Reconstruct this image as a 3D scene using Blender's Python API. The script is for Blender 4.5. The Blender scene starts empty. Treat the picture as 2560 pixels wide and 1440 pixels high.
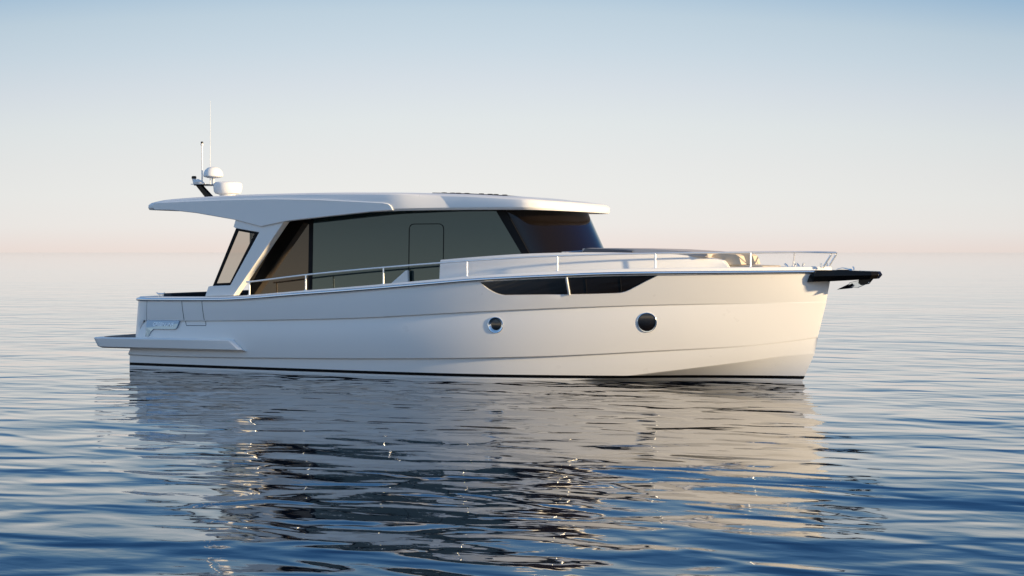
import bpy, math, random
from mathutils import Vector, Matrix
from mathutils.geometry import delaunay_2d_cdt

scene = bpy.context.scene
R = math.radians

# ---------------------------------------------------------------- camera
# boat frame: +x bow, -y starboard (the side the camera looks at), z up, water at z = 0
cam_data = bpy.data.cameras.new("camera")
cam = bpy.data.objects.new("camera", cam_data)
scene.collection.objects.link(cam)
cam.location = (19.945, -27.974, 2.301)
cam.rotation_euler = (R(90), 0, R(24))
cam_data.sensor_width = 36.0
cam_data.lens = 36.0 * 3960.0 / 2560.0
cam_data.shift_y = -(720.0 - 631.0) / 2560.0
cam_data.clip_start = 0.1
cam_data.clip_end = 60000.0
scene.camera = cam

# ---------------------------------------------------------------- sky and sun
SUN_EL, SUN_DIR = R(12.0), (0.9997, 0.020)       # horizontal direction towards the sun
world = bpy.data.worlds.new("World")
scene.world = world
world.use_nodes = True
wt = world.node_tree
wt.nodes.clear()
w_out = wt.nodes.new("ShaderNodeOutputWorld")
sky = wt.nodes.new("ShaderNodeTexSky")
sky.sky_type = 'NISHITA'
sky.sun_disc = False
sky.sun_elevation = SUN_EL
sky.sun_rotation = math.atan2(SUN_DIR[0], SUN_DIR[1])
sky.air_density = 1.0
sky.dust_density = 1.0
sky.ozone_density = 2.0
bg_sky = wt.nodes.new("ShaderNodeBackground")
bg_sky.inputs["Strength"].default_value = 0.08
wt.links.new(sky.outputs[0], bg_sky.inputs["Color"])
tc = wt.nodes.new("ShaderNodeTexCoord")
sep = wt.nodes.new("ShaderNodeSeparateXYZ")
wt.links.new(tc.outputs["Generated"], sep.inputs[0])
asin = wt.nodes.new("ShaderNodeMath"); asin.operation = 'ARCSINE'
wt.links.new(sep.outputs[2], asin.inputs[0])
deg = wt.nodes.new("ShaderNodeMath"); deg.operation = 'MULTIPLY'
deg.inputs[1].default_value = 180 / math.pi / 40.0        # 0..1 over 0..40 degrees
# lens vignette put into the sky colour: bluer away from the view centre
vignette_dot = wt.nodes.new("ShaderNodeVectorMath"); vignette_dot.operation = 'DOT_PRODUCT'
vignette_dot.inputs[1].default_value = (-0.438, 0.899, 0.0)
wt.links.new(tc.outputs["Generated"], vignette_dot.inputs[0])
thin = wt.nodes.new("ShaderNodeMapRange")  # stretches elevation so the painted vignette turns the sides bluer
thin.inputs["From Min"].default_value = 1.0
thin.inputs["From Max"].default_value = 0.6
thin.inputs["To Min"].default_value = 1.0
thin.inputs["To Max"].default_value = 2.5
wt.links.new(vignette_dot.outputs["Value"], thin.inputs["Value"])
eff = wt.nodes.new("ShaderNodeMath"); eff.operation = 'MULTIPLY'
wt.links.new(asin.outputs[0], eff.inputs[0])
wt.links.new(thin.outputs[0], eff.inputs[1])
wt.links.new(asin.outputs[0], deg.inputs[0])
deg_vignette = wt.nodes.new("ShaderNodeMath"); deg_vignette.operation = 'MULTIPLY'
deg_vignette.inputs[1].default_value = 180 / math.pi / 40.0
wt.links.new(eff.outputs[0], deg_vignette.inputs[0])
def air_ramp(table, elev=deg):
    n = wt.nodes.new("ShaderNodeValToRGB")
    els = n.color_ramp.elements
    while len(els) > 1:
        els.remove(els[-1])
    els[0].position = 0.0
    els[0].color = table[0][1] + (1,)
    for d, col in table[1:]:
        e = els.new(d / 40.0)
        e.color = col + (1,)
    wt.links.new(elev.outputs[0], n.inputs[0])
    return n
# pale haze over the sea ahead, clearer blue air on the other side of the sky
haze = air_ramp([(0, (0.491, 0.428, 0.396)), (0.25, (0.494, 0.439, 0.411)), (1, (0.494, 0.474, 0.454)), (2.2, (0.482, 0.482, 0.468)), (3.3, (0.465, 0.471, 0.465)), (4.8, (0.436, 0.460, 0.465)), (6.2, (0.396, 0.430, 0.460)), (7.7, (0.344, 0.402, 0.448)), (9.1, (0.304, 0.374, 0.430)), (11.8, (0.149, 0.261, 0.385)), (14.5, (0.069, 0.175, 0.345)), (19, (0.034, 0.115, 0.276)), (26, (0.023, 0.083, 0.230)), (40, (0.019, 0.068, 0.206))], deg_vignette)
clear = air_ramp([(0, (0.970, 0.837, 0.692)), (1.5, (0.736, 0.731, 0.664)), (4, (0.433, 0.485, 0.519)), (9, (0.270, 0.350, 0.480)), (18, (0.252, 0.427, 0.685)), (40, (0.141, 0.315, 0.626))])
side = wt.nodes.new("ShaderNodeVectorMath"); side.operation = 'DOT_PRODUCT'
side.inputs[1].default_value = (-0.35, -0.937, 0.0)
wt.links.new(tc.outputs["Generated"], side.inputs[0])
side_f = wt.nodes.new("ShaderNodeMapRange")
side_f.interpolation_type = 'SMOOTHSTEP'
side_f.inputs["From Min"].default_value = -0.45
side_f.inputs["From Max"].default_value = 0.45
wt.links.new(side.outputs["Value"], side_f.inputs["Value"])
air = wt.nodes.new("ShaderNodeMix"); air.data_type = 'RGBA'
wt.links.new(side_f.outputs[0], air.inputs[0])
wt.links.new(haze.outputs[0], air.inputs[6])
wt.links.new(clear.outputs[0], air.inputs[7])
bg_haze = wt.nodes.new("ShaderNodeBackground")
bg_haze.inputs["Strength"].default_value = 1.0
vignette_dim = wt.nodes.new("ShaderNodeMapRange")                 # dims the sky towards the frame sides, imitating a lens vignette
vignette_dim.inputs["From Min"].default_value = 1.0
vignette_dim.inputs["From Max"].default_value = 0.94
vignette_dim.inputs["To Min"].default_value = 1.0
vignette_dim.inputs["To Max"].default_value = 0.93
wt.links.new(vignette_dot.outputs["Value"], vignette_dim.inputs["Value"])
wt.links.new(vignette_dim.outputs[0], bg_haze.inputs["Strength"])
wt.links.new(air.outputs[2], bg_haze.inputs["Color"])
fac = wt.nodes.new("ShaderNodeMapRange")
fac.inputs["From Min"].default_value = 0.5
fac.inputs["From Max"].default_value = 1.0
fac.inputs["To Min"].default_value = 0.0
fac.inputs["To Max"].default_value = 0.5
wt.links.new(deg.outputs[0], fac.inputs["Value"])
mixw = wt.nodes.new("ShaderNodeMixShader")
wt.links.new(fac.outputs[0], mixw.inputs[0])
wt.links.new(bg_haze.outputs[0], mixw.inputs[1])
wt.links.new(bg_sky.outputs[0], mixw.inputs[2])
wt.links.new(mixw.outputs[0], w_out.inputs[0])

sun_data = bpy.data.lights.new("sun", 'SUN')
sun_data.energy = 4.4
sun_data.angle = R(2.0)
sun_data.color = (1.0, 0.77, 0.47)
sun = bpy.data.objects.new("sun", sun_data)
scene.collection.objects.link(sun)
sd = Vector((SUN_DIR[0] * math.cos(SUN_EL), SUN_DIR[1] * math.cos(SUN_EL), math.sin(SUN_EL)))
sun.rotation_euler = sd.to_track_quat('Z', 'Y').to_euler()

scene.view_settings.view_transform = 'Standard'
scene.view_settings.look = 'None'
scene.view_settings.exposure = 0.8
scene.view_settings.gamma = 1.0

# ---------------------------------------------------------------- materials
def principled(name, color, rough=0.4, metal=0.0, noise=0.0, nscale=6.0, bump=0.0, bscale=80.0, **kw):
    m = bpy.data.materials.new(name)
    m.use_nodes = True
    nt = m.node_tree
    p = nt.nodes["Principled BSDF"]
    p.inputs["Base Color"].default_value = color + (1,)
    p.inputs["Roughness"].default_value = rough
    p.inputs["Metallic"].default_value = metal
    for k, v in kw.items():
        p.inputs[k.replace("_", " ")].default_value = v
    co = nt.nodes.new("ShaderNodeTexCoord")
    if noise:
        n = nt.nodes.new("ShaderNodeTexNoise")
        n.inputs["Scale"].default_value = nscale
        n.inputs["Detail"].default_value = 5
        nt.links.new(co.outputs["Object"], n.inputs["Vector"])
        mr = nt.nodes.new("ShaderNodeMapRange")
        mr.inputs["To Min"].default_value = max(0.0, rough - noise)
        mr.inputs["To Max"].default_value = rough + noise
        nt.links.new(n.outputs["Fac"], mr.inputs["Value"])
        nt.links.new(mr.outputs[0], p.inputs["Roughness"])
    if bump:
        n2 = nt.nodes.new("ShaderNodeTexNoise")
        n2.inputs["Scale"].default_value = bscale
        n2.inputs["Detail"].default_value = 3
        nt.links.new(co.outputs["Object"], n2.inputs["Vector"])
        b = nt.nodes.new("ShaderNodeBump")
        b.inputs["Strength"].default_value = 1.0
        b.inputs["Distance"].default_value = bump
        nt.links.new(n2.outputs["Fac"], b.inputs["Height"])
        nt.links.new(b.outputs[0], p.inputs["Normal"])
    return m

M = {}
M['gelcoat'] = principled("gelcoat", (0.82, 0.80, 0.765), 0.30, noise=0.06, nscale=3.0, bump=0.0006, bscale=2.5)
M['gelcoat_warm'] = principled("warm_gelcoat", (0.78, 0.765, 0.74), 0.35, noise=0.08, nscale=5.0)
M['black'] = principled("black_gloss", (0.007, 0.006, 0.005), 0.22, noise=0.05, nscale=9.0, Specular_IOR_Level=0.2)
M['matt_black'] = principled("matt_black", (0.006, 0.006, 0.007), 0.55, noise=0.1, Specular_IOR_Level=0.15)
M['rail'] = principled("brushed_rail", (0.88, 0.87, 0.85), 0.30, metal=0.75, noise=0.05, nscale=10.0)
M['stripe'] = principled("black_stripe", (0.002, 0.002, 0.003), 0.5, noise=0.1, Specular_IOR_Level=0.15)
M['plate'] = principled("brushed_plate", (0.22, 0.32, 0.44), 0.14, metal=1.0, noise=0.05, nscale=8.0)
M['seam'] = principled("seam", (0.02, 0.025, 0.035), 0.5, noise=0.1)
M['chrome'] = principled("polished_steel", (0.72, 0.72, 0.72), 0.07, metal=1.0, noise=0.03, nscale=14.0)
M['steel'] = principled("satin_steel", (0.75, 0.74, 0.72), 0.22, metal=1.0, noise=0.06, nscale=10.0)
M['side_glass'] = principled("side_glass", (0.010, 0.020, 0.020), 0.03, noise=0.01, nscale=2.0, Specular_IOR_Level=0.8, Specular_Tint=(0.84, 1.0, 0.97, 1))
M['aft_glass'] = principled("bronze_glass", (0.006, 0.005, 0.004), 0.03, noise=0.01, nscale=2.0, Specular_IOR_Level=0.8, Specular_Tint=(1.0, 0.82, 0.66, 1))
M['front_glass'] = principled("front_glass", (0.006, 0.004, 0.003), 0.02, noise=0.01, nscale=2.0, Specular_IOR_Level=0.32)
M['hull_glass'] = principled("hull_glass", (0.007, 0.005, 0.004), 0.03, noise=0.01, nscale=2.0, Specular_IOR_Level=0.9, Specular_Tint=(1.0, 0.92, 0.85, 1))
M['cream_fabric'] = principled("cream_upholstery", (0.58, 0.48, 0.36), 0.75, noise=0.08, bump=0.002, bscale=140)
M['navy_fabric'] = principled("navy_upholstery", (0.022, 0.026, 0.038), 0.8, noise=0.08, bump=0.002, bscale=140)
M['grey_fabric'] = principled("taupe_upholstery", (0.52, 0.46, 0.42), 0.8, noise=0.08, bump=0.002, bscale=140)
M['grey_frame'] = principled("grey_frame", (0.07, 0.075, 0.09), 0.5, noise=0.1)
M['plastic'] = principled("white_plastic", (0.80, 0.78, 0.75), 0.35, noise=0.08, nscale=20)
M['solar'] = principled("solar_cells", (0.012, 0.016, 0.03), 0.2, noise=0.08, nscale=20)

def teak():
    m = principled("teak_planks", (0.11, 0.075, 0.05), 0.6, noise=0.12, bump=0.001, bscale=60)
    nt = m.node_tree
    p = nt.nodes["Principled BSDF"]
    co = nt.nodes.new("ShaderNodeTexCoord")
    wv = nt.nodes.new("ShaderNodeTexWave")
    wv.bands_direction = 'Y'
    wv.inputs["Scale"].default_value = 3.2
    wv.inputs["Distortion"].default_value = 0.0
    nt.links.new(co.outputs["Object"], wv.inputs["Vector"])
    cr = nt.nodes.new("ShaderNodeValToRGB")
    cr.color_ramp.elements[0].position = 0.02
    cr.color_ramp.elements[0].color = (0.01, 0.01, 0.01, 1)
    cr.color_ramp.elements[1].position = 0.08
    cr.color_ramp.elements[1].color = (0.11, 0.075, 0.05, 1)
    nt.links.new(wv.outputs["Fac"], cr.inputs[0])
    nt.links.new(cr.outputs[0], p.inputs["Base Color"])
    return m
M['teak'] = teak()

def tinted():
    m = bpy.data.materials.new("tinted_pane")
    m.use_nodes = True
    nt = m.node_tree
    nt.nodes.clear()
    o = nt.nodes.new("ShaderNodeOutputMaterial")
    tr = nt.nodes.new("ShaderNodeBsdfTransparent")
    tr.inputs[0].default_value = (0.50, 0.455, 0.40, 1)
    gl = nt.nodes.new("ShaderNodeBsdfGlossy")
    gl.inputs["Roughness"].default_value = 0.02
    fr = nt.nodes.new("ShaderNodeFresnel")
    fr.inputs[0].default_value = 1.5
    mx = nt.nodes.new("ShaderNodeMixShader")
    nt.links.new(fr.outputs[0], mx.inputs[0])
    nt.links.new(tr.outputs[0], mx.inputs[1])
    nt.links.new(gl.outputs[0], mx.inputs[2])
    nt.links.new(mx.outputs[0], o.inputs[0])
    return m
M['tinted'] = tinted()

def water_material():
    m = bpy.data.materials.new("sea_water")
    m.use_nodes = True
    nt = m.node_tree
    p = nt.nodes["Principled BSDF"]
    p.inputs["Base Color"].default_value = (0.002, 0.006, 0.014, 1)
    p.inputs["Roughness"].default_value = 0.03
    p.inputs["IOR"].default_value = 1.36
    p.inputs["Coat Weight"].default_value = 0.35
    p.inputs["Coat IOR"].default_value = 1.36
    p.inputs["Coat Roughness"].default_value = 0.02
    co = nt.nodes.new("ShaderNodeTexCoord")
    sepw = nt.nodes.new("ShaderNodeSeparateXYZ")
    nt.links.new(co.outputs["Object"], sepw.inputs[0])
    def layer(scale, height, sx, sy, rot, detail=2.0, rough=0.5, prev=None, dist=0.0):
        mp = nt.nodes.new("ShaderNodeMapping")
        mp.inputs["Rotation"].default_value = (0, 0, rot)
        mp.inputs["Scale"].default_value = (sx, sy, 1)
        nt.links.new(co.outputs["Object"], mp.inputs["Vector"])
        n = nt.nodes.new("ShaderNodeTexNoise")
        n.inputs["Scale"].default_value = scale
        n.inputs["Detail"].default_value = detail
        n.inputs["Roughness"].default_value = rough
        n.inputs["Distortion"].default_value = dist
        nt.links.new(mp.outputs[0], n.inputs["Vector"])
        b = nt.nodes.new("ShaderNodeBump")
        b.inputs["Strength"].default_value = 1.0
        calm = nt.nodes.new("ShaderNodeMapRange")
        calm.inputs["From Min"].default_value = -16.0
        calm.inputs["From Max"].default_value = 60.0
        calm.inputs["To Min"].default_value = height
        calm.inputs["To Max"].default_value = height * 0.42
        nt.links.new(sepw.outputs[1], calm.inputs["Value"])
        nt.links.new(calm.outputs[0], b.inputs["Distance"])
        nt.links.new(n.outputs["Fac"], b.inputs["Height"])
        if prev:
            nt.links.new(prev.outputs[0], b.inputs["Normal"])
        return b
    far1 = layer(0.010, 0.50, 0.30, 1.0, R(-27), 2)
    far2 = layer(0.040, 0.22, 0.30, 1.0, R(-21), 2, prev=far1)
    a = layer(0.16, 0.11, 0.5, 1.0, R(-24), 2, prev=far2)
    b = layer(0.60, 0.085, 0.6, 1.0, R(-20), 1.5, prev=a)
    c = layer(1.6, 0.036, 0.6, 1.0, R(-30), 1.0, prev=b, dist=0.4)
    d = layer(4.2, 0.0032, 0.6, 1.0, R(-15), 2, prev=c, dist=0.3)
    nt.links.new(d.outputs[0], p.inputs["Normal"])
    nt.links.new(d.outputs[0], p.inputs["Coat Normal"])
    return m
M['water'] = water_material()

# ---------------------------------------------------------------- mesh helpers
class MB:
    def __init__(self):
        self.v, self.f = [], []
    def add(self, verts, faces):
        o = len(self.v)
        self.v += [tuple(p) for p in verts]
        self.f += [tuple(i + o for i in q) for q in faces]
        return self
    def grid(self, rows, close_u=False, close_v=False):
        n = len(rows[0]); r = len(rows)
        vs = [p for row in rows for p in row]
        fs = []
        for j in range(r - (0 if close_v else 1)):
            for i in range(n - (0 if close_u else 1)):
                a, b = j * n + i, j * n + (i + 1) % n
                c, d = ((j + 1) % r) * n + (i + 1) % n, ((j + 1) % r) * n + i
                fs.append((a, b, c, d))
        return self.add(vs, fs)
    def ngon(self, pts):
        return self.add(pts, [tuple(range(len(pts)))])
    def prism(self, A, B):
        """closed solid between two matching outlines"""
        n = len(A)
        fs = [tuple(range(n)), tuple(range(2 * n - 1, n - 1, -1))]
        fs += [(i, i + n, (i + 1) % n + n, (i + 1) % n) for i in range(n)]
        return self.add(list(A) + list(B), fs)
    def box(self, x0, x1, y0, y1, z0, z1):
        return self.prism([(x0, y0, z0), (x1, y0, z0), (x1, y1, z0), (x0, y1, z0)], [(x0, y0, z1), (x1, y0, z1), (x1, y1, z1), (x0, y1, z1)])
    def tube(self, pts, r, n=8, cap=True, ry=None):
        P = [Vector(p) for p in pts]
        rows = []
        up = Vector((0, 0, 1))
        for i, p in enumerate(P):
            t = (P[min(i + 1, len(P) - 1)] - P[max(i - 1, 0)]).normalized()
            ref = up if abs(t.dot(up)) < 0.95 else Vector((1, 0, 0))
            s = t.cross(ref).normalized()
            q = s.cross(t).normalized()
            rr = r[i] if isinstance(r, (list, tuple)) else r
            r2 = rr if ry is None else ry
            rows.append([p + s * (rr * math.cos(2 * math.pi * k / n)) + q * (r2 * math.sin(2 * math.pi * k / n)) for k in range(n)])
        o = len(self.v)
        self.grid(rows, close_u=True)
        if cap:
            self.f.append(tuple(o + k for k in range(n)))
            e = o + (len(P) - 1) * n
            self.f.append(tuple(e + k for k in range(n - 1, -1, -1)))
        return self
    def lathe(self, prof, origin, axis=(0, 0, 1), n=40):
        """prof: list of (radius, height along axis)"""
        a = Vector(axis).normalized()
        ref = Vector((1, 0, 0)) if abs(a.x) < 0.9 else Vector((0, 1, 0))
        s = a.cross(ref).normalized(); t = a.cross(s)
        o = Vector(origin)
        rows = [[o + a * h + (s * math.cos(2 * math.pi * k / n) + t * math.sin(2 * math.pi * k / n)) * max(r, 1e-4) for k in range(n)] for r, h in prof]
        return self.grid(rows, close_u=True)
    def mirrored(self):
        m = MB()
        m.v = [(x, -y, z) for x, y, z in self.v]
        m.f = [tuple(reversed(q)) for q in self.f]
        return m
    def build(self, name, mat, parent=None, smooth=32.0, bevel=0.0, seg=2, label=None, fix=True, merge=True):
        me = bpy.data.meshes.new(name)
        me.from_pydata(self.v, [], self.f)
        me.validate()
        if fix:
            import bmesh
            bm = bmesh.new(); bm.from_mesh(me)
            if merge: bmesh.ops.remove_doubles(bm, verts=bm.verts, dist=1e-5)
            bmesh.ops.recalc_face_normals(bm, faces=bm.faces)
            bm.to_mesh(me); bm.free()
        me.materials.append(mat)
        if smooth:
            for q in me.polygons:
                q.use_smooth = True
            me.set_sharp_from_angle(angle=R(smooth))
        o = bpy.data.objects.new(name, me)
        scene.collection.objects.link(o)
        if parent:
            o.parent = parent
        if bevel:
            b = o.modifiers.new("bevel", 'BEVEL')
            b.width = bevel; b.segments = seg; b.limit_method = 'ANGLE'; b.angle_limit = R(30)
            b.harden_normals = False
        if label:
            o["label"] = label
        return o

def interp(tab, x):
    if x <= tab[0][0]:
        return tab[0][1]
    for (a, va), (b, vb) in zip(tab, tab[1:]):
        if x <= b:
            return va + (vb - va) * (x - a) / (b - a)
    return tab[-1][1]

def smooth_tab(tab, x):
    """monotone cubic through the table"""
    n = len(tab)
    if x <= tab[0][0]: return tab[0][1]
    if x >= tab[-1][0]: return tab[-1][1]
    d = [(tab[i + 1][1] - tab[i][1]) / (tab[i + 1][0] - tab[i][0]) for i in range(n - 1)]
    m = [d[0]] + [0 if d[i - 1] * d[i] <= 0 else 2 * d[i - 1] * d[i] / (d[i - 1] + d[i]) for i in range(1, n - 1)] + [d[-1]]
    for i in range(n - 1):
        if x <= tab[i + 1][0]:
            h = tab[i + 1][0] - tab[i][0]; t = (x - tab[i][0]) / h
            return ((2 * t**3 - 3 * t**2 + 1) * tab[i][1] + (t**3 - 2 * t**2 + t) * h * m[i] + (-2 * t**3 + 3 * t**2) * tab[i + 1][1] + (t**3 - t**2) * h * m[i + 1])

# ---------------------------------------------------------------- water
water = MB()
NW = 24
S_ = 30000.0
water.grid([[(-S_ + 2 * S_ * i / NW, -S_ + 2 * S_ * j / NW, 0) for i in range(NW + 1)] for j in range(NW + 1)])
wobj = water.build("water", M['water'], smooth=0, fix=False)
wobj["kind"] = "structure"
wobj["label"] = "calm blue rippled sea reaching to the pale horizon"

# ---------------------------------------------------------------- the yacht
yacht = bpy.data.objects.new("motor_yacht", None)
scene.collection.objects.link(yacht)
yacht["label"] = "white motor yacht with dark side glass and long roof overhang lying still on calm sea"
yacht["category"] = "yacht"

# ---- hull lines ------------------------------------------------
def plan(xk, xm, Y, a, b, aft):
    def g(x):
        u = min(1.0, max(0.0, (xk - x) / (xk - xm)))
        y = Y * (1 - (1 - u) ** a) ** b
        if x < xm:
            y -= aft * ((xm - x) / xm) ** 2
        return y
    return g
def fair(xk, xm, *a):
    fs = [plan(xk, xm + d, *a) for d in (-1.2, -0.6, 0.0, 0.6, 1.2)]
    return lambda x: sum(f(x) for f in fs) / 5
Ysheer = fair(13.70, 6.4, 2.28, 2.0, 0.86, 0.16)
Yk1 = fair(13.60, 6.6, 2.25, 1.75, 0.95, 0.15)
Yk2 = fair(13.45, 6.6, 2.18, 1.58, 0.98, 0.08)
Ych = fair(13.39, 6.6, 2.06, 1.45, 1.0, 0.03)
Zsheer = [(0.0, 1.358), (0.442, 1.361), (2.154, 1.38), (4.2, 1.516), (5.417, 1.607), (6.749, 1.718), (7.842, 1.809), (9.298, 1.886), (10.262, 1.924), (10.93, 1.935), (12.601, 1.949), (13.405, 1.955), (13.7, 1.956)]
Zk1 = [(0.0, 0.95), (1.315, 0.963), (4.179, 1.042), (5.398, 1.092), (7.68, 1.234), (9.267, 1.316), (10.884, 1.378), (12.56, 1.413), (13.6, 1.43)]
Zk2 = [(0.0, 0.262), (0.763, 0.254), (4.142, 0.303), (7.637, 0.396), (9.211, 0.458), (10.83, 0.555), (12.266, 0.648), (13.037, 0.74), (13.45, 0.8)]
Zch = [(0.0, -0.2), (4.0, -0.19), (7.0, -0.13), (8.6, -0.05), (10.109, 0.073), (10.782, 0.157), (12.239, 0.355), (12.893, 0.462), (13.39, 0.515)]
def lip1(x): return 0.042 * min(1.0, max(0.0, (13.2 - x) / 3.5))
def lip2(x): return 0.055 * min(1.0, max(0.22, (13.3 - x) / 4.0))
def lip3(x): return 0.030 * min(1.0, max(0.0, (13.39 - x) / 2.0))

def curve(x0, x1, Yf, zt, dy=None, dz=0.0):
    def c(u):
        x = x0 + (x1 - x0) * u
        y = max(0.0, Yf(x) - (dy(x) if dy else 0.0))
        if u >= 1: y = 0.0
        return Vector((x, -y, smooth_tab(zt, x) + dz))
    return c
cA = curve(0.445, 13.70, Ysheer, Zsheer)
cB = curve(0.40, 13.60, Yk1, Zk1)
cC = curve(0.40, 13.60, Yk1, Zk1, lip1, -0.022)
cD = curve(0.0, 13.45, Yk2, Zk2)
cE = curve(0.0, 13.45, Yk2, Zk2, lip2, -0.026)
cF = curve(0.0, 13.39, Ych, Zch)
cG = curve(0.0, 13.39, Ych, Zch, lip3, -0.018)
def cH(u):
    x = 0.0 + 12.95 * u
    return Vector((x, 0.0, -0.75 + 0.25 * u))
NU = 150
US = [1 - (1 - i / NU) ** 1.35 for i in range(NU + 1)]
def strip_pt(c0, c1, u, v, bulge=0.0):
    p = c0(u).lerp(c1(u), v)
    p.y = min(0.0, p.y - bulge * 4 * v * (1 - v) * min(1.0, (1 - u) * 6))
    return p
def strip(c0, c1, rows, bulge=0.0):
    return [[strip_pt(c0, c1, u, j / rows, bulge) for u in US] for j in range(rows + 1)]
TOP_B, MID_B, LOW_B, HOLLOW = 0.010, 0.035, 0.012, -0.10

def locate(c0, c1, bulge, x, z, inset=0.0):
    """point of a hull strip at given x, z (starboard), moved in along the normal by inset"""
    u, v = 0.5, 0.5
    for _ in range(40):
        p0, p1 = c0(u), c1(u)
        v = (p0.z - z) / (p0.z - p1.z)
        xa, xb = p0.lerp(p1, v).x, None
        q0 = c0(0).lerp(c1(0), v).x; q1 = c0(1).lerp(c1(1), v).x
        u = min(1.0, max(0.0, (x - q0) / (q1 - q0)))
    return u, v
def surf(c0, c1, bulge, u, v, off=0.0):
    p = strip_pt(c0, c1, u, v, bulge)
    if off:
        e = 1e-3
        du = strip_pt(c0, c1, min(1, u + e), v, bulge) - strip_pt(c0, c1, max(0, u - e), v, bulge)
        dv = strip_pt(c0, c1, u, v + e, bulge) - strip_pt(c0, c1, u, v - e, bulge)
        n = du.cross(dv).normalized()
        if n.y > 0: n = -n
        p = p + n * off
    return p
def on_hull(c0, c1, bulge, x, z, off=0.0):
    u, v = locate(c0, c1, bulge, x, z)
    return surf(c0, c1, bulge, u, v, off)

def strip_with_holes(c0, c1, bulge, rows, holes):
    """triangulated strip with openings; holes are lists of (u, v)"""
    pts, seen = [], []
    edges, faces = [], []
    K = 6.0     # u stretched so triangles are not slivers
    for j in range(rows + 1):
        for u in US:
            v = j / rows
            pts.append(Vector((u * K, v)))
    n = len(US)
    for j in (0, rows):
        edges += [(j * n + i, j * n + i + 1) for i in range(n - 1)]
    edges += [(j * n, (j + 1) * n) for j in range(rows)] + [(j * n + n - 1, (j + 1) * n + n - 1) for j in range(rows)]
    for h in holes:
        o = len(pts)
        pts += [Vector((u * K, v)) for u, v in h]
        edges += [(o + i, o + (i + 1) % len(h)) for i in range(len(h))]
    vs, es, fs, *_ = delaunay_2d_cdt(pts, edges, [], 0, 1e-6)
    def inside(p, h):
        x, y = p.x, p.y; c = False
        for i in range(len(h)):
            (x0, y0), (x1, y1) = (h[i][0] * K, h[i][1]), (h[i - 1][0] * K, h[i - 1][1])
            if (y0 > y) != (y1 > y) and x < (x1 - x0) * (y - y0) / (y1 - y0) + x0:
                c = not c
        return c
    m = MB()
    out = []
    for q in fs:
        cen = sum((vs[i] for i in q), Vector((0, 0))) / len(q)
        if not any(inside(cen, h) for h in holes):
            out.append(tuple(q))
    m.add([strip_pt(c0, c1, w.x / K, w.y, bulge) for w in vs], out)
    return m

# openings in the starboard topside
def arc_pts(p0, ctrl, p1, n):
    return [((1 - t) ** 2 * p0[0] + 2 * t * (1 - t) * ctrl[0] + t * t * p1[0], (1 - t) ** 2 * p0[1] + 2 * t * (1 - t) * ctrl[1] + t * t * p1[1]) for t in [i / n for i in range(n + 1)]]
win_bottom = arc_pts((7.83, 1.768), (8.07, 1.545), (8.29, 1.533), 8) + [(8.9, 1.543), (9.43, 1.549), (9.9, 1.559)] + arc_pts((10.22, 1.571), (10.38, 1.577), (10.52, 1.660), 5) + [(10.76, 1.790), (10.97, 1.896)]
win_top = [(x, smooth_tab(Zsheer, x) - 0.040) for x in (10.97, 10.6, 10.1, 9.6, 9.1, 8.6, 8.2, 7.83)]
win_xz = win_bottom[:] + win_top[1:-1]
win_xz[0] = (7.83, smooth_tab(Zsheer, 7.83) - 0.042)
win_uv = [locate(cA, cB, TOP_B, x, z) for x, z in win_xz]
PORTS = [(8.086, 0.994, 0.146, 0.088), (10.712, 1.059, 0.178, 0.152)]
def port_hole(cx, cz, r, n=28):
    return [locate(cC, cD, MID_B, cx + r * 0.98 * math.cos(2 * math.pi * k / n), cz + r * math.sin(2 * math.pi * k / n)) for k in range(n)]

hull = MB()
upper = strip_with_holes(cA, cB, TOP_B, 5, [win_uv])
upper_port = MB().grid(strip(cA, cB, 5, TOP_B)).mirrored()
middle = strip_with_holes(cC, cD, MID_B, 8, [port_hole(cx, cz, r * 0.9) for cx, cz, r, _ in PORTS])
middle_port = middle.mirrored()
hull_side = [MB().grid([[cB(u) for u in US], [cC(u) for u in US]]),
             MB().grid([[cD(u) for u in US], [cE(u) for u in US]]),
             MB().grid(strip(cE, cF, 4, LOW_B)),
             MB().grid([[cF(u) for u in US], [cG(u) for u in US]]),
             MB().grid(strip(cG, cH, 10, HOLLOW))]
for part in (upper, middle):
    hull.add(part.v, part.f)
for part in (upper_port, middle_port):
    hull.add(part.v, part.f)
for part in hull_side:
    hull.add(part.v, part.f)
    pm = part.mirrored()
    hull.add(pm.v, pm.f)
# flat transom below the bathing platform
low = [cC(0).lerp(cD(0), 0.6), cD(0), cE(0), cF(0), cG(0), cH(0)]
hull.ngon(low + [Vector((p.x, -p.y, p.z)) for p in reversed(low[:-1])])
# window recess wall
inner_uv = win_uv
rim_out = [surf(cA, cB, TOP_B, u, v) for u, v in win_uv]
rim_in = [surf(cA, cB, TOP_B, u, v, -0.045) for u, v in win_uv]
hull.grid([rim_out + rim_out[:1], rim_in + rim_in[:1]])
hull_o = hull.build("hull", M['gelcoat'], yacht, smooth=28, merge=False)

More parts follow.
